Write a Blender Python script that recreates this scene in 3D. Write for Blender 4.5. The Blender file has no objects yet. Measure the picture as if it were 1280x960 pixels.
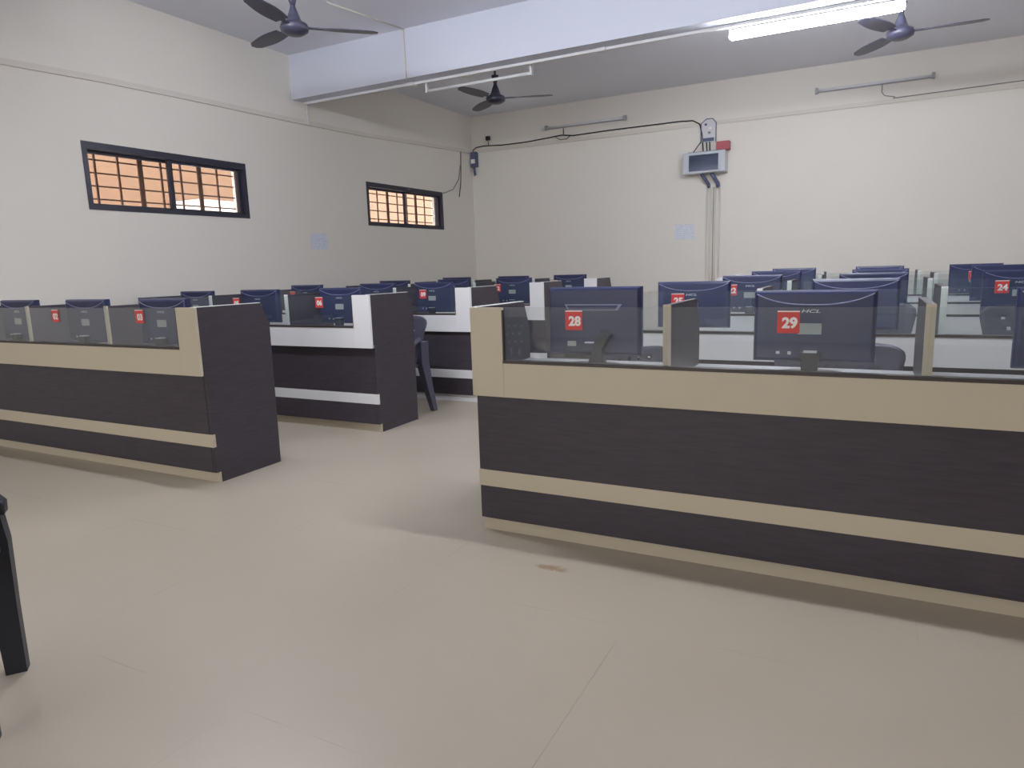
import bpy, bmesh, math, random
from mathutils import Vector, Matrix
random.seed(7)
S = bpy.context.scene
COL = S.collection
PI = math.pi

# ------------------------------------------------------------------ materials
def nodes_of(name):
    m = bpy.data.materials.new(name); m.use_nodes = True
    nt = m.node_tree
    return m, nt, nt.nodes, nt.links, nt.nodes['Principled BSDF']

def plain(name, col, rough=.5, spec=.4, var=0.0, scale=8.0, metal=0.0, bump=0.0):
    m, nt, N, L, b = nodes_of(name)
    b.inputs['Roughness'].default_value = rough
    b.inputs['Specular IOR Level'].default_value = spec
    b.inputs['Metallic'].default_value = metal
    tc = N.new('ShaderNodeTexCoord')
    nz = N.new('ShaderNodeTexNoise'); nz.inputs['Scale'].default_value = scale; nz.inputs['Detail'].default_value = 4
    L.new(tc.outputs['Object'], nz.inputs['Vector'])
    mx = N.new('ShaderNodeMix'); mx.data_type = 'RGBA'
    mx.inputs['A'].default_value = (*[c * (1 - var) for c in col], 1)
    mx.inputs['B'].default_value = (*[min(1, c * (1 + var)) for c in col], 1)
    L.new(nz.outputs['Fac'], mx.inputs['Factor'])
    L.new(mx.outputs['Result'], b.inputs['Base Color'])
    if bump:
        bp = N.new('ShaderNodeBump'); bp.inputs['Strength'].default_value = bump; bp.inputs['Distance'].default_value = .004
        L.new(nz.outputs['Fac'], bp.inputs['Height']); L.new(bp.outputs['Normal'], b.inputs['Normal'])
    return m

def emit(name, col, strength):
    m = bpy.data.materials.new(name); m.use_nodes = True
    nt = m.node_tree; nt.nodes.clear()
    e = nt.nodes.new('ShaderNodeEmission'); e.inputs['Color'].default_value = (*col, 1); e.inputs['Strength'].default_value = strength
    o = nt.nodes.new('ShaderNodeOutputMaterial'); nt.links.new(e.outputs[0], o.inputs['Surface'])
    return m

def glass(name, tint, refl, rough=.02, ior=1.5, painted_veil=0.0):
    m = bpy.data.materials.new(name); m.use_nodes = True
    nt = m.node_tree; N = nt.nodes; L = nt.links; N.clear()
    o = N.new('ShaderNodeOutputMaterial'); mix = N.new('ShaderNodeMixShader')
    t = N.new('ShaderNodeBsdfTransparent'); t.inputs['Color'].default_value = (*tint, 1)
    g = N.new('ShaderNodeBsdfGlossy'); g.inputs['Roughness'].default_value = rough
    f = N.new('ShaderNodeFresnel'); ge = N.new('ShaderNodeNewGeometry'); io = N.new('ShaderNodeMapRange')
    io.inputs['To Min'].default_value = ior; io.inputs['To Max'].default_value = 1 / ior   # thin sheet: same reflectance from both faces
    L.new(ge.outputs['Backfacing'], io.inputs['Value']); L.new(io.outputs[0], f.inputs['IOR'])
    k = N.new('ShaderNodeMath'); k.operation = 'MULTIPLY'; k.inputs[1].default_value = refl
    L.new(f.outputs[0], k.inputs[0]); L.new(k.outputs[0], mix.inputs['Fac'])
    if painted_veil:
        dm = N.new('ShaderNodeMixShader'); df = N.new('ShaderNodeBsdfDiffuse'); df.inputs['Color'].default_value = (.66, .80, 1.0, 1)  # bluish diffuse mix painted in for the pale reflection veil on the glass
        dm.inputs['Fac'].default_value = painted_veil; L.new(t.outputs[0], dm.inputs[1]); L.new(df.outputs[0], dm.inputs[2]); t = dm
    L.new(t.outputs[0], mix.inputs[1]); L.new(g.outputs[0], mix.inputs[2]); L.new(mix.outputs[0], o.inputs['Surface'])
    return m

def laminate(name, c1, c2, rough=.45):
    m, nt, N, L, b = nodes_of(name)
    b.inputs['Roughness'].default_value = rough; b.inputs['Specular IOR Level'].default_value = .35
    tc = N.new('ShaderNodeTexCoord'); mp = N.new('ShaderNodeMapping'); mp.inputs['Scale'].default_value = (6, 6, 60)
    nz = N.new('ShaderNodeTexNoise'); nz.inputs['Scale'].default_value = 1.5; nz.inputs['Detail'].default_value = 6
    L.new(tc.outputs['Object'], mp.inputs['Vector']); L.new(mp.outputs['Vector'], nz.inputs['Vector'])
    cr = N.new('ShaderNodeValToRGB'); cr.color_ramp.elements[0].position = .3; cr.color_ramp.elements[1].position = .7
    cr.color_ramp.elements[0].color = (*c1, 1); cr.color_ramp.elements[1].color = (*c2, 1)
    L.new(nz.outputs['Fac'], cr.inputs['Fac']); L.new(cr.outputs['Color'], b.inputs['Base Color'])
    return m

def floor_mat():
    m, nt, N, L, b = nodes_of('beige_vitrified_tile')
    b.inputs['Specular IOR Level'].default_value = .5
    tc = N.new('ShaderNodeTexCoord')
    sp = N.new('ShaderNodeSeparateXYZ'); L.new(tc.outputs['Object'], sp.inputs[0])
    def joint(out, off):
        a = N.new('ShaderNodeMath'); a.operation = 'SUBTRACT'; a.inputs[1].default_value = off; L.new(out, a.inputs[0])
        w = N.new('ShaderNodeMath'); w.operation = 'PINGPONG'; w.inputs[1].default_value = .4; L.new(a.outputs[0], w.inputs[0])
        c = N.new('ShaderNodeMath'); c.operation = 'LESS_THAN'; c.inputs[1].default_value = .0011; L.new(w.outputs[0], c.inputs[0])
        return c.outputs[0]
    jx = joint(sp.outputs['X'], -.626 - 8); jy = joint(sp.outputs['Y'], 1.105 - 8)
    mxj = N.new('ShaderNodeMath'); mxj.operation = 'MAXIMUM'; L.new(jx, mxj.inputs[0]); L.new(jy, mxj.inputs[1])
    big = N.new('ShaderNodeTexNoise'); big.inputs['Scale'].default_value = 1.3; big.inputs['Detail'].default_value = 3
    L.new(tc.outputs['Object'], big.inputs['Vector'])
    cr = N.new('ShaderNodeValToRGB'); cr.color_ramp.elements[0].position = .3; cr.color_ramp.elements[1].position = .75
    cr.color_ramp.elements[0].color = (.405, .352, .282, 1); cr.color_ramp.elements[1].color = (.445, .390, .315, 1)
    L.new(big.outputs['Fac'], cr.inputs['Fac'])
    # small brown spill: a stretched patch with ragged edge
    sx = N.new('ShaderNodeMapping'); sx.vector_type = 'POINT'
    sx.inputs['Location'].default_value = (.98 * 9 + .2, -2.205 * 22, 0); sx.inputs['Scale'].default_value = (9, 22, 1)
    L.new(tc.outputs['Object'], sx.inputs['Vector'])
    ln = N.new('ShaderNodeVectorMath'); ln.operation = 'LENGTH'; L.new(sx.outputs[0], ln.inputs[0])
    n2 = N.new('ShaderNodeTexNoise'); n2.inputs['Scale'].default_value = 22; n2.inputs['Detail'].default_value = 5; L.new(tc.outputs['Object'], n2.inputs['Vector'])
    sb = N.new('ShaderNodeMath'); sb.operation = 'MULTIPLY_ADD'; sb.inputs[1].default_value = 2.2; L.new(n2.outputs['Fac'], sb.inputs[0]); L.new(ln.outputs['Value'], sb.inputs[2])
    st = N.new('ShaderNodeMapRange'); st.inputs['From Min'].default_value = 1.75; st.inputs['From Max'].default_value = 1.3; L.new(sb.outputs[0], st.inputs['Value'])
    m1 = N.new('ShaderNodeMix'); m1.data_type = 'RGBA'; m1.inputs['B'].default_value = (.27, .17, .09, 1)
    s8 = N.new('ShaderNodeMath'); s8.operation = 'MULTIPLY'; s8.inputs[1].default_value = .8; L.new(st.outputs[0], s8.inputs[0])
    L.new(s8.outputs[0], m1.inputs['Factor']); L.new(cr.outputs['Color'], m1.inputs['A'])
    m2 = N.new('ShaderNodeMix'); m2.data_type = 'RGBA'; m2.inputs['B'].default_value = (.28, .245, .20, 1)
    jn = N.new('ShaderNodeTexNoise'); jn.inputs['Scale'].default_value = 2.2; L.new(tc.outputs['Object'], jn.inputs['Vector'])
    jr = N.new('ShaderNodeMapRange'); jr.inputs['From Min'].default_value = .45; jr.inputs['From Max'].default_value = .62; L.new(jn.outputs['Fac'], jr.inputs['Value'])
    j8 = N.new('ShaderNodeMath'); j8.operation = 'MULTIPLY'; L.new(jr.outputs[0], j8.inputs[1]); L.new(mxj.outputs[0], j8.inputs[0])
    L.new(j8.outputs[0], m2.inputs['Factor']); L.new(m1.outputs['Result'], m2.inputs['A'])
    L.new(m2.outputs['Result'], b.inputs['Base Color'])
    rr = N.new('ShaderNodeMapRange'); rr.inputs['To Min'].default_value = .28; rr.inputs['To Max'].default_value = .42
    L.new(big.outputs['Fac'], rr.inputs['Value']); L.new(rr.outputs[0], b.inputs['Roughness'])
    return m

M = {}
M['wall'] = plain('cream_wall_paint', (.78, .745, .685), .75, .2, .025, 1.2, bump=.05)
M['ceil'] = plain('white_ceiling_paint', (.79, .80, .88), .8, .15, .03, 1.5)
M['beam'] = plain('white_beam_paint', (.67, .70, .80), .8, .15, .02, 1.5)
M['floor'] = floor_mat()
M['dark'] = laminate('dark_wenge_laminate', (.045, .038, .048), (.061, .052, .065))
M['beige'] = plain('beige_laminate', (.55, .49, .375), .4, .4, .03, 3)
M['white'] = plain('white_laminate', (.80, .80, .82), .4, .4, .02, 3)
M['offwhite'] = plain('greyed_white_edging', (.80, .83, .80), .45, .4, .03, 6)
M['trim'] = plain('dark_edge_band', (.05, .04, .038), .4, .4, .05, 10)
M['worktop'] = plain('grey_worktop', (.30, .30, .32), .35, .4, .06, 12)
M['glass'] = glass('desk_screen_glass', (.965, .98, .975), 1.3, painted_veil=.022)
M['wglass'] = glass('window_glass', (.88, .86, .84), .8)
M['clear'] = glass('clear_plastic', (.85, .87, .9), .8)
M['navy'] = plain('navy_black_plastic', (.022, .029, .088), .38, .5, .06, 10)
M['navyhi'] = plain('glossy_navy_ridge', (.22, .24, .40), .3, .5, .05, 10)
M['screen'] = plain('dark_lcd_screen', (.012, .012, .016), .12, .5)
M['logo'] = plain('silver_logo', (.55, .58, .62), .35, .5)
M['label'] = plain('paper_label', (.42, .46, .44), .6, .3, .12, 60)
M['blackp'] = plain('black_stand_plastic', (.018, .019, .025), .35, .5)
M['silver'] = plain('silver_port', (.6, .62, .66), .3, .5, metal=.5)
M['red'] = plain('red_vinyl', (.62, .06, .055), .45, .4, .04, 20)
M['num'] = plain('white_vinyl', (.82, .80, .78), .5, .3)
M['chair'] = plain('dark_blue_grey_chair_plastic', (.070, .070, .105), .38, .45, .08, 20)
M['cblack'] = plain('near_black_chair_plastic', (.022, .024, .034), .42, .4, .08, 20)
M['fan'] = plain('dark_brown_fan_enamel', (.045, .045, .075), .35, .5, .05, 10)
M['pvc'] = plain('white_pvc', (.72, .72, .74), .5, .3, .02, 10)
M['cream_pvc'] = plain('painted_pvc', (.70, .66, .60), .6, .3, .02, 10)
M['frame'] = plain('dark_aluminium', (.020, .021, .040), .35, .5)
M['grille'] = plain('window_grille_paint', (.16, .085, .06), .6, .3)
M['wire'] = plain('black_cable', (.015, .015, .018), .5, .4)
M['gwire'] = plain('grey_cable', (.33, .31, .30), .6, .3)
M['steel'] = plain('grey_painted_steel', (.52, .55, .60), .4, .5, .02, 10)
M['smoke'] = plain('smoked_window', (.030, .040, .075), .06, .35)
M['paper'] = None
M['peach'] = plain('peach_plaster', (.235, .150, .103), .85, .1, .12, 3)
M['sunwhite'] = plain('white_plaster_outside', (.93, .92, .90), .8, .1)
M['lamp'] = emit('lit_tube', (.90, .93, 1.0), 125.0)
M['farlamp'] = emit('lit_far_tube', (.90, .93, 1.0), 150.0)
M['oldlamp'] = emit('lit_older_tube', (.92, .93, 1.0), 62.0)
M['tubeoff'] = plain('unlit_tube_glass', (.74, .75, .78), .3, .5)
M['greybody'] = plain('grey_lamp_body', (.34, .34, .37), .5, .4)
M['blue'] = plain('blue_grey_box', (.10, .11, .20), .5, .4)
M['haze'] = plain('sealed_meter_grey', (.62, .62, .64), .4, .5)

def paper_mat():
    m, nt, N, L, b = nodes_of('printed_notice'); b.inputs['Roughness'].default_value = .7
    tc = N.new('ShaderNodeTexCoord'); sp = N.new('ShaderNodeSeparateXYZ'); L.new(tc.outputs['Generated'], sp.inputs[0])
    w = N.new('ShaderNodeMath'); w.operation = 'PINGPONG'; w.inputs[1].default_value = .045; L.new(sp.outputs['Z'], w.inputs[0])
    g = N.new('ShaderNodeMath'); g.operation = 'LESS_THAN'; g.inputs[1].default_value = .014; L.new(w.outputs[0], g.inputs[0])
    nz = N.new('ShaderNodeTexNoise'); nz.inputs['Scale'].default_value = 9; L.new(tc.outputs['Generated'], nz.inputs['Vector'])
    k = N.new('ShaderNodeMath'); k.operation = 'GREATER_THAN'; k.inputs[1].default_value = .47; L.new(nz.outputs['Fac'], k.inputs[0])
    q = N.new('ShaderNodeMath'); q.operation = 'MULTIPLY'; L.new(g.outputs[0], q.inputs[0]); L.new(k.outputs[0], q.inputs[1])
    mx = N.new('ShaderNodeMix'); mx.data_type = 'RGBA'; mx.inputs['A'].default_value = (.72, .75, .82, 1); mx.inputs['B'].default_value = (.52, .55, .66, 1)
    L.new(q.outputs[0], mx.inputs['Factor']); L.new(mx.outputs['Result'], b.inputs['Base Color'])
    return m
M['paper'] = paper_mat()

# ------------------------------------------------------------------ helpers
class MB:
    """collects shapes into one bmesh, linked as ONE mesh object"""
    def __init__(s): s.b = bmesh.new(); s.mats = []
    def mi(s, m):
        if m not in s.mats: s.mats.append(m)
        return s.mats.index(m)
    def box(s, x0, x1, y0, y1, z0, z1, mat=None, bev=0.0):
        b = bmesh.new(); bmesh.ops.create_cube(b, size=1)
        for v in b.verts:
            v.co = Vector(((x0 + x1) / 2 + v.co.x * (x1 - x0), (y0 + y1) / 2 + v.co.y * (y1 - y0), (z0 + z1) / 2 + v.co.z * (z1 - z0)))
        if bev: bmesh.ops.bevel(b, geom=b.edges[:], offset=bev, segments=2, affect='EDGES', profile=.6)
        return s.add(b, mat)
    def add(s, b, mat=None, mx=None, smooth=False):
        me = bpy.data.meshes.new('t'); 
        if mx: bmesh.ops.transform(b, matrix=mx, verts=b.verts[:])
        i = s.mi(mat) if mat else None
        for f in b.faces:
            if i is not None: f.material_index = i
            if smooth: f.smooth = True
        b.to_mesh(me); b.free(); s.b.from_mesh(me); bpy.data.meshes.remove(me)
        return s
    def prism(s, pts, axis, a, c, mat=None):
        """extrude polygon; axis 'x': pts are (y,z), 'y': pts are (x,z), 'z': (x,y)"""
        b = bmesh.new()
        def P(p, t): return {'x': (t, p[0], p[1]), 'y': (p[0], t, p[1]), 'z': (p[0], p[1], t)}[axis]
        lo = [b.verts.new(P(p, a)) for p in pts]; hi = [b.verts.new(P(p, c)) for p in pts]
        b.faces.new(lo[::-1]); b.faces.new(hi); n = len(pts)
        for i in range(n): b.faces.new((lo[i], lo[(i + 1) % n], hi[(i + 1) % n], hi[i]))
        bmesh.ops.recalc_face_normals(b, faces=b.faces[:])
        return s.add(b, mat)
    def lathe(s, prof, seg=20, mat=None, mx=None):
        """prof: (r,z) pairs"""
        b = bmesh.new(); rings = []
        for r, z in prof:
            rings.append([b.verts.new((max(r, 1e-4) * math.cos(2 * PI * k / seg), max(r, 1e-4) * math.sin(2 * PI * k / seg), z)) for k in range(seg)])
        for a, c in zip(rings, rings[1:]):
            for k in range(seg): b.faces.new((a[k], a[(k + 1) % seg], c[(k + 1) % seg], c[k]))
        b.faces.new(rings[0][::-1]); b.faces.new(rings[-1])
        bmesh.ops.recalc_face_normals(b, faces=b.faces[:])
        return s.add(b, mat, mx, True)
    def tube(s, pts, r, seg=8, mat=None, flat=1.0):
        """sweep a circle along pts; r number or list; flat squashes the second axis"""
        pts = [Vector(p) for p in pts]; n = len(pts); b = bmesh.new(); rings = []
        rs = r if isinstance(r, (list, tuple)) else [r] * n
        up = None
        for i, p in enumerate(pts):
            t = (pts[min(i + 1, n - 1)] - pts[max(i - 1, 0)]).normalized()
            if up is None:
                up = Vector((0, 0, 1)) if abs(t.z) < .9 else Vector((0, 1, 0))
            a = t.cross(up).normalized(); c = a.cross(t).normalized(); up = c
            rings.append([b.verts.new(p + a * rs[i] * math.cos(2 * PI * k / seg) + c * rs[i] * flat * math.sin(2 * PI * k / seg)) for k in range(seg)])
        for a, c in zip(rings, rings[1:]):
            for k in range(seg): b.faces.new((a[k], a[(k + 1) % seg], c[(k + 1) % seg], c[k]))
        b.faces.new(rings[0][::-1]); b.faces.new(rings[-1])
        bmesh.ops.recalc_face_normals(b, faces=b.faces[:])
        return s.add(b, mat, None, True)
    def build(s, name, mat=None, parent=None, **kw):
        me = bpy.data.meshes.new(name); s.b.to_mesh(me); s.b.free()
        for m in (s.mats or [mat]): me.materials.append(m)
        o = bpy.data.objects.new(name, me); COL.objects.link(o)
        if parent: o.parent = parent
        for k, v in kw.items(): o[k] = v
        return o

def tag(o, label, cat, group=None):
    o['label'] = label; o['category'] = cat
    if group: o['group'] = group
    return o
def thing(name, label, cat, loc=(0, 0, 0), rz=0, group=None):
    o = bpy.data.objects.new(name, None); COL.objects.link(o); o.empty_display_size = .1
    o.location = loc; o.rotation_euler = (0, 0, rz)
    return tag(o, label, cat, group)
def box_obj(name, x0, x1, y0, y1, z0, z1, mat, parent=None, bev=0.0, **kw):
    return MB().box(x0, x1, y0, y1, z0, z1, None, bev).build(name, mat, parent, **kw)

_txt = {}
def text_bm(t, size, bold=.0, extr=.0, shear=0, sx=1.0):
    """flat lettering in the XZ plane facing -Y, centred on the origin"""
    key = (t, bold, shear)
    if key not in _txt:
        c = bpy.data.curves.new('lettering', 'FONT'); c.body = t; c.size = 1; c.offset = bold; c.shear = shear
        c.extrude = .02; c.resolution_u = 3
        o = bpy.data.objects.new('lettering', c); COL.objects.link(o)
        dg = bpy.context.evaluated_depsgraph_get(); dg.update()
        me = bpy.data.meshes.new_from_object(o.evaluated_get(dg))
        bpy.data.objects.remove(o); bpy.data.curves.remove(c)
        _txt[key] = me
    b = bmesh.new(); b.from_mesh(_txt[key])
    xs = [v.co.x for v in b.verts]; ys = [v.co.y for v in b.verts]
    cx, cy, h = (min(xs) + max(xs)) / 2, (min(ys) + max(ys)) / 2, max(ys) - min(ys)
    k = size / h
    for v in b.verts:
        x, y, z = v.co
        v.co = Vector(((x - cx) * k * sx, -z * .02, (y - cy) * k))
    return b

# ------------------------------------------------------------------ room shell
XW, YB, YF, XR = -5.54, 9.50, -5.0, 2.9
ZC, ZB = 3.37, 2.927
WIN = [(3.45, 5.06), (6.91, 8.614)]; WZ0, WZ1 = 1.67, 2.195
st = dict(kind='structure')
MB().box(XW - .2, XR + .2, YF - .2, YB + .2, -.1, 0).build('floor', M['floor'], **st)
MB().box(XW - .2, XR + .2, YF - .2, YB + .2, ZC, ZC + .15).build('ceiling', M['ceil'], **st)
MB().box(XW - .2, XR + .2, YB, YB + .2, 0, ZC).build('wall_back', M['wall'], **st)
FW = (-5.1, .1, .85, 2.4)   # window added on the unseen wall behind the camera to light desk fronts
MB().box(XW - .2, FW[0], YF - .2, YF, 0, ZC).box(FW[1], XR + .2, YF - .2, YF, 0, ZC).box(FW[0], FW[1], YF - .2, YF, 0, FW[2]).box(FW[0], FW[1], YF - .2, YF, FW[3], ZC).build('wall_front', M['wall'], **st)
e = bpy.data.objects.new('window_3', None); COL.objects.link(e); e['kind'] = 'structure'; e.location = (FW[0], YF, FW[2])
f = MB(); ww, hh = FW[1] - FW[0], FW[3] - FW[2]
f.box(0, ww, -.1, 0, 0, .05).box(0, ww, -.1, 0, hh - .05, hh)
for i in range(4): f.box(max(0, ww * i / 3 - .03), min(ww, ww * i / 3 + .03), -.1, 0, .05, hh - .05)
f.build('window_frame', M['frame'], e)
for i in range(3): MB().box(ww * i / 3 + .03, ww * (i + 1) / 3 - .03, -.055, -.05, .05, hh - .05).build('pane', M['wglass'], e)
pl = bpy.data.lights.new('window_daylight_portal', 'AREA'); pl.shape = 'RECTANGLE'; pl.size = ww; pl.size_y = hh; pl.cycles.is_portal = True  # guides sky light through the added window
po = bpy.data.objects.new('window_daylight_portal', pl); COL.objects.link(po); po.location = ((FW[0] + FW[1]) / 2, YF - .19, (FW[2] + FW[3]) / 2); po.rotation_euler = (PI / 2, 0, 0); po['kind'] = 'structure'
MB().box(XR, XR + .2, YF, YB, 0, ZC).build('wall_right', M['wall'], **st)
w = MB(); x0, x1 = XW - .2, XW
w.box(x0, x1, YF, YB, 0, WZ0); w.box(x0, x1, YF, YB, WZ1, ZC)
ys = [YF, WIN[0][0], WIN[0][1], WIN[1][0], WIN[1][1], YB]
for a, b in ((0, 1), (2, 3), (4, 5)): w.box(x0, x1, ys[a], ys[b], WZ0, WZ1)
w.build('wall_left', M['wall'], **st)
# ceiling beams across the room
MB().box(XW, XR, 5.774, 5.949, ZB, ZC).build('trim_1', M['beam'], **st)
MB().box(XW, XR, 2.37, 2.545, ZB, ZC).build('trim_2', M['beam'], **st)
MB().box(XW, XR, -1.05, -.875, ZB, ZC).build('trim_3', M['beam'], **st)

# windows
for n, (a, b) in enumerate(WIN, 1):
    e = bpy.data.objects.new('window_%d' % n, None); COL.objects.link(e); e['kind'] = 'structure'
    e.location = (XW, (a + b) / 2, WZ0)
    hw = (b - a) / 2; h = WZ1 - WZ0; d0, d1 = -.12, .006
    f = MB(); t = .04
    f.box(d0, d1, -hw, hw, h - .055, h); f.box(d0, d1, -hw, hw, 0, .035)
    f.box(d0, d1, -hw, -hw + t, .035, h - .055); f.box(d0, d1, hw - t, hw, .035, h - .055)
    f.build('window_frame', M['frame'], e)
    for k, (p, q) in enumerate(((-hw + t, .035), (-.035, hw - t))):
        xs = -.075 if k == 0 else -.045; zz0, zz1 = .035, h - .055
        s = MB(); r = .035
        s.box(xs - .012, xs + .012, p, q, zz1 - r * .7, zz1); s.box(xs - .012, xs + .012, p, q, zz0, zz0 + r * .6)
        s.box(xs - .012, xs + .012, p, p + r * .9, zz0 + r * .6, zz1 - r * .7); s.box(xs - .012, xs + .012, q - r * .9, q, zz0 + r * .6, zz1 - r * .7)
        so = s.build('sash', M['frame'], e)
        MB().box(xs - .002, xs + .002, p + r * .9, q - r * .9, zz0 + r * .6, zz1 - r * .7).build('pane', M['wglass'], so)
    g = MB()
    for i in range(1, 5): g.box(-.192, -.182, -hw, hw, h * i / 5 - .006, h * i / 5 + .006)
    for i in range(1, 8): 
        ww = .022 if i in (3, 6) else .008
        g.box(-.182, -.170, -hw + 2 * hw * i / 8 - ww, -hw + 2 * hw * i / 8 + ww, 0, h)
    g.build('window_grille', M['grille'], e)

# outside the windows: the neighbour's peach wall and a white parapet catching daylight
tag(MB().box(-7.75, -7.55, 0, 16, -.1, 4.4).box(-7.55, -7.50, 0, 16, 3.2, 3.3).build('neighbour_wall', M['peach']), 'peach plastered wall of the building outside the two windows', 'wall')
tag(MB().box(-7.50, -7.05, 5.72, 6.5, -.1, 1.985).box(-7.52, -7.03, 5.70, 6.52, 1.985, 2.01).build('outdoor_parapet', M['sunwhite']), 'bright white parapet block outside the large left window', 'parapet')

# ------------------------------------------------------------------ desks
ZT, ZL, ZBND, ZS1, ZS2, ZP = .959, .746, .597, .273, .202, .059
WT = .69
DW, POST = 2.42, .145
PANEL = [(.066, 0), (.066, ZP), (.032, ZP), (.032, ZBND), (.018, ZBND), (.018, ZT), (.445, ZT - .002), (.50, .83), (.492, 0)]
def desk(name_label, x0, y0, divs, white, nums, group, stk):
    """three-seat counter desk; divs: local x of the two dividers; nums: sticker numbers left to right"""
    t = thing('computer_desk', name_label, 'desk', (x0, y0, 0), 0, group)
    acc = M['white'] if white else M['beige']
    kick = M['white'] if white == 2 else M['beige']
    edge = M['offwhite'] if white else M['beige']
    W = DW
    f = MB(); f.box(.02, W - .02, .030, .048, ZP, ZS2); f.box(.02, W - .02, .030, .048, ZS1, ZBND); f.build('front_panel', M['dark'], t)
    box_obj('accent_stripe', -.003, W + .003, .0285, .048, ZS2, ZS1, acc, t, label='%s stripe along the lower front' % ('white' if white else 'beige'))
    box_obj('kickboard', .002, W - .002, .050, .066, 0, ZP, kick, t)
    fb = MB(); fb.box(POST + .001, W - POST - .001, 0, .02, ZBND, ZL - .010); fb.box(0, W, .02, .030, ZBND, ZBND + .02)
    fb.build('fascia_band', acc, t, label='%s band under the glass' % ('white' if white else 'beige'))
    lt = MB(); lt.box(POST, W - POST, -.003, .034, ZL - .010, ZL + .002)
    lt.box(POST, POST + .006, .0, .02, ZL, ZT - .01); lt.box(W - POST - .006, W - POST, .0, .02, ZL, ZT - .01)
    lt.build('ledge_trim', M['trim'], t)
    for a in (0, W - POST): box_obj('end_post', a, a + POST, 0, .018, ZBND, ZT, M['dark'] if (a == 0 and x0 < -4) else acc, t)
    for a in (0, W - .025):
        ep = MB().prism(PANEL, 'x', a, a + .025).build('end_panel', M['dark'], t)
        MB().prism([(.0, ZT), (.0, ZT + .003), (.446, ZT + .001), (.446, ZT - .002)], 'x', a, a + .025).build('edge_strip', M['offwhite'], ep)
    box_obj('worktop', .025, W - .025, .034, .50, WT - .022, WT, M['worktop'], t)
    DP = [(.030, WT), (.030, ZT + .008), (.445, ZT + .006), (.50, .83), (.495, WT)]
    for i, dx in enumerate(divs):
        dv = MB().prism(DP, 'x', dx - .0125, dx + .0125).build('divider', M['dark'], t)
        box_obj('edge_strip', dx - .0135, dx + .0135, .020, .030, ZL + .002, ZT + .008, edge, dv, label='%s front edge of the divider' % ('off-white' if white else 'beige'))
        box_obj('support_panel', dx - .0125, dx + .0125, .07, .27, 0, WT - .022, M['dark'], t)
    cuts = [POST + .006] + list(divs) + [W - POST - .006]
    for i in range(3):
        g = box_obj('glass_screen', cuts[i] + .001, cuts[i + 1] - .001, .008, .014, ZL + .002, ZT, M['glass'], t)
        if nums:
            cx = stk[i]
            s = MB(); s.box(-.0345, .0345, 0, .0012, -.037, .037, M['red'])
            s.box(-.034, .034, -.0004, 0, .0325, .0365, M['num'])
            s.add(text_bm(nums[i], .038, .045, sx=1.0), M['num'], Matrix.Translation((.004, -.0008, -.003)))
            so = s.build('number_sticker', None, g, label='red sticker with white number %s' % nums[i])
            so.location = (cx, .0065, .911)
    return t

LD, RD = (W_ - .776 for W_ in (DW,)), None
ROWS = {}
left = [('nearest', -3.118, 2.42), ('second', -2.997, 3.686), ('third', -2.89, 4.842), ('fourth', -2.78, 6.02), ('farthest', -2.68, 7.20)]
right = [('nearest', -1.443, 2.408), ('second', -1.31, 3.686), ('third', -1.29, 4.90), ('fourth', -1.18, 6.13), ('farthest', -1.23, 7.30)]
lstick = {0: (None, -4.37, -3.575), 1: (None, -4.27, -3.444), 2: (-4.84, -4.07, -3.36)}
rstick = {0: (-.991, -.234, None), 1: (-.915, None, .88), 2: (-.845, None, .68), 3: (None, None, .885), 4: (None, None, .795)}
for k, (nm, xr, y) in enumerate(left):
    x0 = xr - DW; dv = (DW - 1.576, DW - .776)
    c = [POST, dv[0], dv[1], DW - POST]
    stx = [((c[i] + c[i + 1]) / 2 - .04) for i in range(3)]
    for i, v in enumerate(lstick.get(k, ())):
        if v is not None: stx[i] = v - x0
    nums = ['%02d' % (3 * k + i + 1) for i in range(3)]
    col = 'beige' if k == 0 else 'white'
    desk('%s left-hand dark wood desk with %s band, glass screens numbered %s to %s' % (nm, col, nums[0], nums[2]), x0, y, dv, 0 if k == 0 else (1 if k == 1 else 2), nums, 'computer desks left of the aisle', stx)
    ROWS['L', k] = (x0, y)
for k, (nm, xl, y) in enumerate(right):
    dv = [(.803, 1.609), (.81, 1.61), (.81, 1.61), (.81, 1.615), (.81, 1.615)][k]
    c = [POST, dv[0], dv[1], DW - POST]
    stx = [((c[i] + c[i + 1]) / 2 - .04) for i in range(3)]
    for i, v in enumerate(rstick.get(k, ())):
        if v is not None: stx[i] = v - xl
    nums = ['%02d' % (28 - 3 * k + i) for i in range(3)]
    col = 'beige' if k == 0 else 'white'
    desk('%s right-hand dark wood desk with %s band, glass screens numbered %s to %s' % (nm, col, nums[0], nums[2]), xl, y, dv, 0 if k == 0 else 2, nums, 'computer desks right of the aisle', stx)
    ROWS['R', k] = (xl, y)

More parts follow.
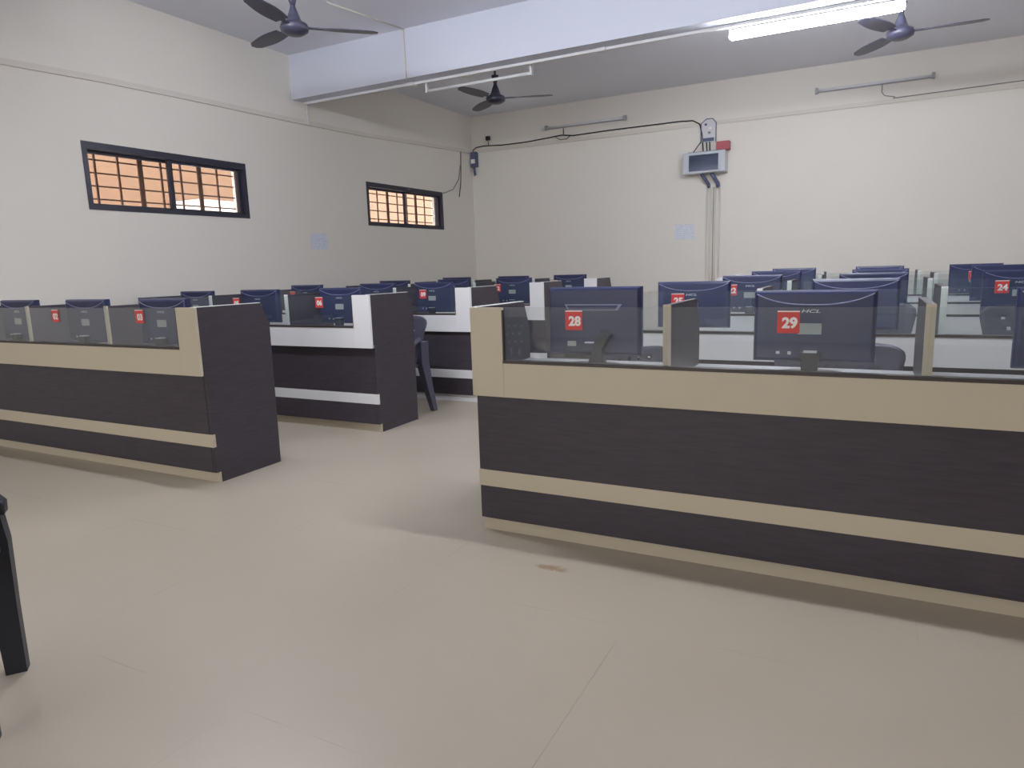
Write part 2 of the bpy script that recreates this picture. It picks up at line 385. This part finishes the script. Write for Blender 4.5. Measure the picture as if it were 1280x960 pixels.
# ------------------------------------------------------------------ monitors (backs towards the camera)
def monitor(kind):
    """origin on the worktop under the casing; back faces -Y"""
    t = thing('computer_monitor', '', 'monitor')
    w2, zb, zt = .2065, .045, .310
    if kind == 'handle': zt = .333
    c = MB(); b = bmesh.new()
    def ring(ix, y): return [b.verts.new(p) for p in ((-w2 + ix, y, zb + ix), (w2 - ix, y, zb + ix), (w2 - ix, y, zt - ix), (-w2 + ix, y, zt - ix))]
    R = [ring(.004, .034), ring(0, .030), ring(0, .010), ring(.006, -.002), ring(.014, -.006)]
    for p, q in zip(R, R[1:]):
        for i in range(4): b.faces.new((p[i], p[(i + 1) % 4], q[(i + 1) % 4], q[i]))
    b.faces.new(R[0]); b.faces.new(R[-1][::-1]); bmesh.ops.recalc_face_normals(b, faces=b.faces[:])
    c.add(b); c.build('casing', M['navy'], t)
    box_obj('screen', -w2 + .016, w2 - .016, .033, .0355, zb + .02, zt - .016, M['screen'], t)
    if kind == 'arc':
        pts = []
        for i in range(25):
            u = -1 + 2 * i / 24
            pts.append((u * (w2 - .010), -.0065, zt - .052 + .040 * abs(u) ** 2.6))
        MB().tube(pts, .0024, 6).build('curved_ridge', M['navyhi'], t)
        MB().add(text_bm('HCL', .0125, .02, shear=.25, sx=2.0), None, Matrix.Translation((-.008, -.0063, zt - .075))).build('logo', M['logo'], t)
        box_obj('rating_label', -.050, .030, -.0066, -.0055, zt - .161, zt - .120, M['label'], t)
    else:
        h = MB(); h.prism([(-.128, zt - .072), (-.112, zt - .098), (.108, zt - .098), (.128, zt - .072)], 'y', -.0075, -.004)
        ho = h.build('carry_handle', M['navyhi'], t)
        MB().prism([(-.118, zt - .0765), (-.108, zt - .094), (.100, zt - .094), (.112, zt - .0765)], 'y', -.0082, -.0074).build('handle_recess', M['navy'], ho)
        box_obj('rating_label', -.118, -.078, -.0066, -.0055, .082, .104, M['label'], t)
    for px in ((-.117, -.077) if kind == 'arc' else ()): box_obj('port', px - .006, px + .006, -.008, -.0055, .074 - (.002 if px > -.1 else 0), .084, M['silver'], t)
    n = MB()
    if kind == 'arc':
        n.prism([(-.030, .0), (.022, .0), (.028, .085), (-.036, .085)], 'y', -.045, -.010)
        n.build('stand_neck', M['blackp'], t)
        box_obj('hinge_cover', -.026, .019, -.048, -.012, .085, .090, M['silver'], t)
    else:
        n.prism([(-.012, .0), (.062, .0), (.052, .075), (.085, .135), (.045, .150), (.022, .11)], 'y', -.05, -.010)
        n.build('stand_neck', M['blackp'], t)
        box_obj('hinge_cover', -.03, .01, -.03, -.008, .098, .103, M['silver'], t)
    s = MB(); s.lathe([(0, 0), (.12, 0), (.115, .008), (.03, .013), (0, .013)], 28, None, Matrix.Diagonal((1, .7, 1, 1)))
    s.build('stand_base', M['blackp'], t)
    return t
def dup(root, loc, rz, label, group):
    r = root.copy(); COL.objects.link(r); r.location = loc; r.rotation_euler = (0, 0, rz); r['label'] = label; r['group'] = group
    for ch in list(root.children):
        c = ch.copy(); COL.objects.link(c); c.parent = r
        for g in ch.children:
            d = g.copy(); COL.objects.link(d); d.parent = c
    return r
mh = monitor('handle'); ma = monitor('arc')
mons = {('L', 0): (-5.07, -4.32, -3.595), ('L', 1): (-5.13, -4.385, -3.535), ('L', 2): (-4.985, -4.10, -3.475), ('L', 3): (-4.79, -4.0, -3.275), ('L', 4): (-4.70, -3.885, -3.14),
        ('R', 0): (-1.036, -.182, .632), ('R', 1): (-.908, -.072, .91), ('R', 2): (-.765, .012, .83), ('R', 3): (-.742, .062, .90), ('R', 4): (-.706, .066, .85)}
dz = {('R', 0): (0, -.002, 0), ('L', 1): (-.006, -.003, .001), ('R', 3): (.006, .002, .012), ('R', 4): (.008, .007, .007)}
usedarc = False; rank = ['nearest', 'second', 'third', 'fourth', 'farthest']
seat = ['left', 'middle', 'right']
for (side, k), xs in mons.items():
    x0, y0 = ROWS[side, k]
    for i, x in enumerate(xs):
        num = ('%02d' % (3 * k + i + 1)) if side == 'L' else str(28 - 3 * k + i)
        hd = (side, k, i) == ('R', 0, 0)
        if hd: lab = 'dark navy monitor with carry handle seen from behind, behind the red 28 sticker'
        else: lab = 'dark navy monitor seen from behind, at seat %s, %s of the %s %s-hand desk' % (num, seat[i], rank[k], side == 'L' and 'left' or 'right')
        grp = 'monitors on the desks'
        rz = random.uniform(-.035, .035) * (1 if k else .3)
        loc = (x, y0 + (.165 if (side, k) == ('L', 0) else .335), WT)
        if hd: o = mh; o.location = loc; o['label'] = lab; o['group'] = grp
        elif not usedarc: o = ma; o.location = loc; o.rotation_euler = (0, 0, rz); o['label'] = lab; o['group'] = grp; usedarc = True
        else: o = dup(ma, loc, rz, lab, grp)
        v = dz.get((side, k), (0, 0, 0))[i]
        if v: o.scale = (1, 1, 1 + v / .31)

# small white things on the desks
tag(box_obj('power_adapter', -3.955, -3.925, 2.475, 2.50, WT, .786, M['num'], bev=.003), 'small white adapter beside the divider left of seat 03', 'adapter')
MBk = MB(); MBk.prism([(-3.845, .852), (-3.775, .852), (-3.775, .800), (-3.80, .812), (-3.815, .832), (-3.845, .836)], 'y', 3.735, 3.75)
MBk.box(-3.79, -3.775, 3.735, 3.75, WT, .852)
tag(MBk.build('paper_holder', M['offwhite']), 'small off-white bracket holder on the second left-hand desk', 'holder')
tag(box_obj('keyboard', -3.42, -3.09, 3.77, 3.89, WT, .712, M['blackp'], bev=.004), 'dark keyboard lying in front of the seat 06 monitor', 'keyboard')

# ------------------------------------------------------------------ moulded plastic armchairs
def chair(label, loc, rz, mat, group, zs=1.0, narrow=1.0, sp=1.0):
    t = thing('plastic_armchair', label, 'chair', loc, rz, group)
    def sweep(name, pts, wd, th):
        """flat strip swept along pts; section wd across (x), th thick"""
        m = MB(); b = bmesh.new(); R = []
        for (p, a, c, ax) in pts:
            p = Vector(p); u = Vector(ax).normalized()
            nrm = Vector((0, 0, 1)) if abs(u.z) < .5 else Vector((1, 0, 0))
            R.append([b.verts.new(p + u * sx * a + c * sy) for sx, sy in ((-1, -1), (1, -1), (1, 1), (-1, 1))])
        for p, q in zip(R, R[1:]):
            for i in range(4): b.faces.new((p[i], p[(i + 1) % 4], q[(i + 1) % 4], q[i]))
        b.faces.new(R[0][::-1]); b.faces.new(R[-1]); bmesh.ops.recalc_face_normals(b, faces=b.faces[:])
        m.add(b); return m.build(name, mat, t)
    # seat: dished, rounded front
    b = bmesh.new(); nx, ny = 10, 10; V = {}
    for i in range(nx + 1):
        for j in range(ny + 1):
            u = -1 + 2 * i / nx; v = j / ny
            hw = .235 - .03 * v
            z = .405 - .018 * (1 - u * u) * math.sin(PI * min(1, v * .9 + .1)) - .02 * v - (.02 if j == 0 else 0)
            V[i, j] = b.verts.new((u * hw * narrow, -.22 + .42 * v, z * zs))
    for i in range(nx):
        for j in range(ny): b.faces.new((V[i, j], V[i + 1, j], V[i + 1, j + 1], V[i, j + 1]))
    s = MB().add(b, None, None, True).build('seat', mat, t); md = s.modifiers.new('thick', 'SOLIDIFY'); md.thickness = .016; md.offset = -1
    # backrest: curved shell with diamond cut-outs
    b = bmesh.new(); nx, ny = 22, 20; V = {}
    for i in range(nx + 1):
        for j in range(ny + 1):
            u = -1 + 2 * i / nx; v = j / ny
            hw = (.190 + .075 * v)
            if v > .88: hw *= math.sqrt(max(0, 1 - ((v - .88) / .12) ** 2 * .10))
            z = .40 + .36 * v - .030 * abs(u) ** 9 * v
            y = .185 + .075 * v - .045 * u * u
            V[i, j] = b.verts.new((u * hw * narrow, y, z * zs))
    hole = {(i, j) for j, off in ((16, 0), (13, 1), (10, 0)) for i in range(4 + off, 19, 3)} | {(i, j) for i in (5, 9, 13, 16) for j in (5, 6, 7)}
    for i in range(nx):
        for j in range(ny):
            if (i, j) in hole: continue
            b.faces.new((V[i, j], V[i + 1, j], V[i + 1, j + 1], V[i, j + 1]))
    s = MB().add(b, None, None, True).build('backrest', mat, t); md = s.modifiers.new('thick', 'SOLIDIFY'); md.thickness = .014
    for sd in (-1, 1):
        X = lambda x: sd * x * narrow
        up = (1, 0, 0)
        a = sweep('armrest', [((X(.200), .235, .60 * zs), .016, Vector((0, .006, .012)), up), ((X(.222), .15, .575 * zs), .022, Vector((0, 0, .010)), up),
                          ((X(.245), .02, .553 * zs), .030, Vector((0, 0, .010)), up), ((X(.252), -.14, .548 * zs), .034, Vector((0, 0, .010)), up),
                          ((X(.252), -.195, .543 * zs), .032, Vector((0, .002, .010)), up), ((X(.252), -.218, .533 * zs), .030, Vector((0, .007, .007)), up), ((X(.252), -.229, .512 * zs), .027, Vector((0, .010, .002)), up), ((X(.252), -.228, .480 * zs), .024, Vector((0, .010, 0)), up)], 0, 0)
        a.data.polygons.foreach_set('use_smooth', [True] * len(a.data.polygons))
        sweep('leg', [((X(.252), -.192, .538 * zs), .028, Vector((0, .030, 0)), up), ((X(.254), -.20, .40 * zs), .024, Vector((0, .036, 0)), up),
                      ((X(.252 + .010 * sp), -.20 - .015 * sp, .2 * zs), .021, Vector((0, .030, 0)), up), ((X(.252 + .020 * sp), -.20 - .035 * sp, 0), .020, Vector((0, .026, 0)), up)], 0, 0)
        sweep('leg', [((X(.215), .215, .56 * zs), .024, Vector((0, .050, 0)), up), ((X(.218), .205, .40 * zs), .028, Vector((0, .048, 0)), up),
                      ((X(.230), .240, .2 * zs), .024, Vector((0, .036, 0)), up), ((X(.246), .285, 0), .018, Vector((0, .024, 0)), up)], 0, 0)
    return t
G = 'moulded plastic armchairs'
chair('dark plastic armchair tucked under the end of the second left-hand desk', (-3.335, 4.205, 0), 0, M['chair'], G, 1.0, 1.12)
chair('dark plastic armchair behind seat 28 of the nearest right-hand desk', (-.84, 3.16, 0), 1.0, M['chair'], G, .92, .9)
chair('dark plastic armchair behind seat 29 of the nearest right-hand desk', (-.115, 3.04, 0), 0, M['chair'], G, .985)
chair('dark plastic armchair behind seat 26 of the second right-hand desk', (-.02, 4.33, 0), 0, M['chair'], G, 1.11)
chair('dark plastic armchair behind seat 27 of the second right-hand desk', (.80, 4.33, 0), 0, M['chair'], G, 1.09)
chair('near-black plastic armchair cut off by the left edge of the photo', (-2.148, .686, 0), math.atan2(.609, -.793), M['cblack'], G, 1.0, .69, .15)

# ------------------------------------------------------------------ ceiling fans
def fan(label, x, y, z, ang):
    t = thing('ceiling_fan', label, 'fan', (x, y, z), ang, 'ceiling fans')
    H = ZC - z
    MB().tube([(0, 0, .10), (0, 0, H - .05)], .012, 10).build('downrod', M['fan'], t)
    MB().lathe([(.012, H - .11), (.045, H - .06), (.055, H), (.0, H)], 20).build('ceiling_canopy', M['fan'], t)
    MB().lathe([(0, -.055), (.06, -.052), (.098, -.03), (.105, -.005), (.095, .02), (.06, .035), (.048, .06), (.034, .10), (.022, .13), (.018, .15), (0, .15)], 28).build('motor', M['fan'], t)
    MB().lathe([(.018, .15), (.030, .19), (.040, .23), (.014, .235)], 20).build('lower_canopy', M['fan'], t)
    for k in range(3):
        b = bmesh.new(); R = []
        for i in range(11):
            u = i / 10; r = .17 + .44 * u
            wd = .050 + .018 * math.sin(PI * min(1, u * 1.15)) - (.03 * max(0, (u - .88) / .12) ** 2)
            tw = math.radians(10 - 4 * u)
            R.append([b.verts.new((r, s * wd * math.cos(tw), s * wd * math.sin(tw) + e)) for s, e in ((-1, -.003), (1, -.003), (1, .003), (-1, .003))])
        for p, q in zip(R, R[1:]):
            for i in range(4): b.faces.new((p[i], p[(i + 1) % 4], q[(i + 1) % 4], q[i]))
        b.faces.new(R[0][::-1]); b.faces.new(R[-1]); bmesh.ops.recalc_face_normals(b, faces=b.faces[:])
        bo = MB().add(b).build('blade', M['fan'], t); bo.rotation_euler = (0, 0, 2 * PI * k / 3)
        br = MB(); br.box(.085, .20, -.018, .018, -.004, .004); br.build('blade_arm', M['fan'], bo)
fan('dark ceiling fan at the top left, in front of the white beam', -3.88, 4.13, 2.91, math.radians(45))
fan('small-looking dark ceiling fan beyond the beam, above the unlit tube', -3.66, 6.83, 2.89, math.radians(22))
fan('dark ceiling fan beside the lit tube at the top right', .11, 6.83, 2.90, math.radians(3))

# ------------------------------------------------------------------ tube lights
def tube_light(label, x0, y, z, L, lit, mount, dark=False, rad=.014):
    """mount: 'beam' hangs from the soffit, 'wall' sits on the back wall"""
    t = thing('tube_light', label, 'tube light', (x0 + L / 2, y, z), 0, 'tube lights')
    h = L / 2
    if mount == 'beam':
        if lit: box_obj('batten', -h, h, -.012, .018, .020, .045, M['pvc'], t)
        for s in (-1, 1):
            box_obj('end_holder', min(s * h, s * (h + .02)), max(s * h, s * (h + .02)), -.018, .018, -.018, .085, M['pvc'], t)
    else:
        box_obj('batten', -h, h, .015, .045, -.018, .018, M['greybody'], t)
        for s in (-1, 1):
            box_obj('end_holder', min(s * h, s * (h + .03)), max(s * h, s * (h + .03)), -.03, .03, -.03, .03, M['greybody'], t)
    MB().tube([(-h, 0, 0), (h, 0, 0)], rad, 14).build('lamp_tube', M[{2: 'oldlamp', 3: 'farlamp'}.get(lit, 'lamp')] if lit else M['tubeoff'], t, **({'label': 'glowing white tube'} if lit else {}))
    return t
TY = 6.02
tube_light('long glowing white tube light under the beam at the top right', -1.08, TY, 2.862, 1.18, 3, 'beam', rad=.03)
tube_light('unlit tube light hanging under the beam, near the far fan', -3.98, TY, 2.850, 1.12, False, 'beam', rad=.014)
tube_light('unlit grey tube light high on the back wall, left of the meter', -4.24, YB - .046, 3.058, 1.14, False, 'wall')
tube_light('unlit grey tube light high on the back wall at the right', -.68, YB - .046, 3.075, 1.17, False, 'wall')
tube_light('lit tube light under the near beam, above the nearest left desk', -3.75, 2.66, 2.862, 1.18, True, 'beam', rad=.03)
tube_light('lit tube light under the near beam, above the nearest right desk', -1.0, 2.66, 2.862, 1.18, True, 'beam', rad=.03)
tube_light('unlit tube light under the beam behind the camera', -3.4, -.79, 2.862, 1.18, False, 'beam')

# ------------------------------------------------------------------ wiring and wall fittings
def strip(name, label, pts, w, d, mat, axis):
    """flat trunking following pts on a wall; axis is the wall normal direction"""
    m = MB()
    for p, q in zip(pts, pts[1:]):
        if axis == 'x':
            m.prism([(p[1], p[2]), (q[1], q[2]), (q[1], q[2] + w), (p[1], p[2] + w)], 'x', XW, XW + d)
        else:
            m.prism([(p[0], p[2]), (q[0], q[2]), (q[0], q[2] + w), (p[0], p[2] + w)], 'y', YB - d, YB)
    return tag(m.build(name, mat), label, 'trunking')
strip('cable_trunking', 'cream cable trunking running along the left wall', [(XW, YF, 2.61), (XW, 2.95, 2.637), (XW, 3.67, 2.667), (XW, 4.44, 2.682), (XW, 5.61, 2.693), (XW, 6.86, 2.718), (XW, 8.41, 2.79), (XW, YB - .02, 2.835)], .045, .02, M['cream_pvc'], 'x')
strip('cable_trunking', 'cream cable trunking running along the back wall', [(XW + .02, 0, 2.838), (XR, 0, 2.838)], .045, .02, M['cream_pvc'], 'y')
t = thing('cable_trunking', 'white cable trunking under the edge of the ceiling beam', 'trunking', (XW, 5.94, ZB))
box_obj('channel', .02, XR - XW - .02, -.012, .016, -.022, 0, M['pvc'], t)
for x in (1.42, 3.40): box_obj('junction_box', x - .04, x + .04, -.03, .035, -.03, 0, M['pvc'], t, bev=.004)
MB().tube([(.015, .03, 0), (.015, .03, -.16), (.015, .05, -.20), (.015, .08, -.225)], .012, 8).build('drop_pipe', M['pvc'], t)
tag(MB().tube([(-4.055, 5.768, ZC), (-4.055, 5.768, ZB - .02)], .006, 6).tube([(-4.2, 4.87, ZC - .006), (-4.055, 5.768, ZC - .006)], .007, 6).build('conduit_pipe', M['cream_pvc']), 'thin conduit across the ceiling and down the beam face', 'conduit')

ch = MB().box(-3.56, -3.45, 5.99, 6.02, 2.908, 2.926).build('choke_box', M['num']); tag(ch, 'small white choke box above the unlit tube under the beam', 'choke box')

# black cable slung along the back wall
yy = YB - .028
tag(MB().tube([(-5.49, yy, 2.50), (-5.50, yy, 2.80), (-5.50, yy, 2.88), (-5.44, yy, 2.915), (-5.3, yy, 2.925), (-5.0, yy, 2.905), (-4.60, yy, 2.905), (-4.25, yy, 2.925), (-4.03, yy, 2.940), (-3.85, yy, 2.915), (-3.35, yy, 2.925), (-2.9, yy, 2.925), (-2.35, yy, 2.925), (-2.17, yy, 2.915), (-2.08, yy, 2.86), (-2.045, yy, 2.72), (-2.03, yy, 2.50)], .008, 6).build('power_cable', M['wire']), 'black cable slung along the back wall to the breaker panel', 'cable')
tag(MB().tube([(-4.0, yy, 3.03), (-4.0, yy, 2.95)], .006, 6).tube([(-4.12, yy, 2.92), (-4.05, yy, 2.88), (-3.95, yy, 2.88), (-3.90, yy, 2.915)], .005, 6).build('lamp_lead', M['wire']), 'short black lead hanging from the far unlit tube on the back wall', 'cable')
tag(MB().tube([(.0, yy, 3.05), (.0, yy, 2.97), (.03, yy, 2.93), (.14, yy, 2.90)], .005, 6).build('lamp_lead', M['gwire']), 'short lead hanging from the right unlit tube on the back wall', 'cable')
tag(MB().tube([(.12, yy, 2.888), (1.2, yy, 2.905), (2.3, yy, 2.91)], .006, 6).build('power_cable', M['gwire']), 'grey cable lying along the back wall trunking at the right', 'cable')
tag(MB().tube([(-5.222, yy, 2.925), (-5.232, yy, 3.0)], .006, 6).box(-5.262, -5.205, yy - .02, YB, 2.998, 3.055).build('lamp_holder', M['wire']), 'small black lamp holder above the cable near the room corner', 'lamp holder')
xx = XW + .012
tag(MB().tube([(xx, 9.16, 2.84), (xx, 9.14, 2.55), (xx, 9.12, 2.36), (xx, 9.06, 2.16)], .006, 6).build('hanging_cable', M['wire']), 'black cable hanging down the left wall near the corner', 'cable')
tag(MB().tube([(xx, 9.13, 2.62), (xx, 9.07, 2.42), (xx, 8.9, 2.26), (xx, 8.66, 2.19), (xx, 8.63, 2.19)], .007, 6).build('hanging_cable', M['gwire']), 'grey cable curving to the small window by the corner', 'cable')
t = thing('switch_box', 'small blue-grey switch box in the corner of the back wall', 'switch box', (-5.475, YB, 2.74))
box_obj('housing', -.05, .05, -.075, 0, -.11, .11, M['blue'], t, bev=.006)
box_obj('switch', -.035, .03, -.085, -.07, -.06, .0, M['num'], t)
MB().tube([(-.01, -.04, -.11), (-.005, -.04, -.16), (.005, -.04, -.23)], .018, 8).build('plug_lead', M['blue'], t)

# breaker panel and what sits round it
t = thing('breaker_panel', 'grey breaker panel with dark window high on the back wall', 'electrical panel', (-1.985, YB, 2.225))
box_obj('cabinet', -.265, .265, -.215, 0, 0, .262, M['steel'], t, bev=.006)
d = box_obj('door', -.245, .225, -.222, -.214, .018, .245, M['steel'], t, bev=.003)
wn = MB().box(-.185, .185, -.226, -.2215, .025, .225).build('window', M['smoke'], d)
MB().box(-.20, .22, -.2145, -.02, .262, .266).build('lid_gasket', M['blue'], t)
tag(MB().tube([(-2.03, YB - .12, 2.224), (-1.985, YB - .10, 2.15), (-1.95, YB - .04, 2.09), (-1.95, YB - .03, 2.055)], .022, 8).tube([(-1.90, YB - .12, 2.224), (-1.865, YB - .10, 2.16), (-1.835, YB - .04, 2.10), (-1.83, YB - .03, 2.055)], .026, 8).build('flexible_conduit', M['blue']), 'pair of dark flexible sleeves under the breaker panel', 'conduit')
tag(MB().box(-1.84, -1.68, YB - .17, YB - .05, 2.495, 2.60, None, .004).build('alarm_box', plain('faded_red_plastic', (.42, .09, .11), .5, .4)), 'small red box standing on top of the breaker panel', 'box')
for i, (x, w_) in enumerate(((-1.975, 'first'), (-1.93, 'second'), (-1.868, 'third'), (-1.815, 'fourth'))):
    tag(MB().tube([(x, YB - .012, .0), (x, YB - .012, 2.06)], .013, 8).build('conduit_pipe', M['cream_pvc']), '%s from the left of the four pale conduits below the breaker panel' % w_, 'conduit', 'conduits below the breaker panel')
tag(MB().tube([(-1.895, YB - .006, .4), (-1.895, YB - .006, 2.06)], .005, 6).build('power_cable', M['gwire']), 'thin grey cable between the conduits below the breaker panel', 'cable')
t = thing('meter_board', 'clear-covered meter board on the back wall above the breaker panel', 'meter', (-1.965, YB, 2.62))
MB().prism([(-.09, 0), (.09, 0), (.09, .24), (.045, .285), (-.03, .285), (-.09, .235)], 'y', -.03, 0).build('backplate', M['haze'], t)
ol = [(-.095, -.035, 0), (-.095, -.035, .24), (-.03, -.035, .292), (.048, -.035, .292), (.095, -.035, .24), (.095, -.035, 0)]
MB().tube(ol, .006, 6).build('cover_rim', M['blue'], t)
box_obj('terminal_strip', -.075, .07, -.05, -.03, .015, .055, M['blue'], t)
for px, pz in ((-.035, .225), (.01, .12), (.02, .175)): box_obj('fuse', px - .014, px + .014, -.045, -.03, pz - .012, pz + .012, M['blue'] if pz != .175 else M['num'], t)
tag(MB().tube([(-1.99, yy, 2.63), (-1.985, yy, 2.56), (-1.98, yy, 2.489)], .008, 6).tube([(-1.95, yy, 2.63), (-1.945, yy, 2.489)], .008, 6).tube([(-2.06, yy, 2.64), (-2.18, yy, 2.489)], .006, 6).build('meter_leads', M['wire']), 'dark leads between the meter board and the breaker panel', 'cable')

tag(MB().box(-2.40, -2.14, YB - .003, YB - .0005, 1.40, 1.60).build('paper_notice', M['paper']), 'white printed notice taped to the back wall left of the conduits', 'notice', 'paper notices')
tag(MB().box(XW + .0005, XW + .003, 5.89, 6.15, 1.375, 1.55).build('paper_notice', M['paper']), 'white printed notice taped to the left wall between the windows', 'notice', 'paper notices')

# ------------------------------------------------------------------ daylight
wd = bpy.data.worlds.new('sky'); S.world = wd; wd.use_nodes = True
N = wd.node_tree.nodes; L = wd.node_tree.links
bg = N['Background']; bg.inputs['Color'].default_value = (.95, .97, 1, 1); bg.inputs['Strength'].default_value = 7.0

# ------------------------------------------------------------------ camera
cam = bpy.data.cameras.new('camera'); co = bpy.data.objects.new('camera', cam); COL.objects.link(co)
cam.sensor_fit = 'HORIZONTAL'; cam.sensor_width = 36; cam.lens = 858.49 / 1280 * 36; cam.clip_start = .02
r = Vector((.8881085731662228, .4585454969497207, -.03160995880715001)); u = Vector((-.049934695847603766, .16462085779712726, .9850921273306095)); f = Vector((-.4569132176018366, .8732903299620761, -.16909852505407896))
mt = Matrix(((r.x, u.x, -f.x, 0), (r.y, u.y, -f.y, 0), (r.z, u.z, -f.z, 1.12), (0, 0, 0, 1)))
co.matrix_world = mt
S.camera = co
S.view_settings.view_transform = 'Standard'; S.view_settings.look = 'None'
S.view_settings.exposure = 0.36; S.view_settings.gamma = 1.0; S.view_settings.use_curve_mapping = False
S.cycles.max_bounces = 8; S.cycles.transparent_max_bounces = 32; S.cycles.diffuse_bounces = 5
S.cycles.sample_clamp_indirect = 6
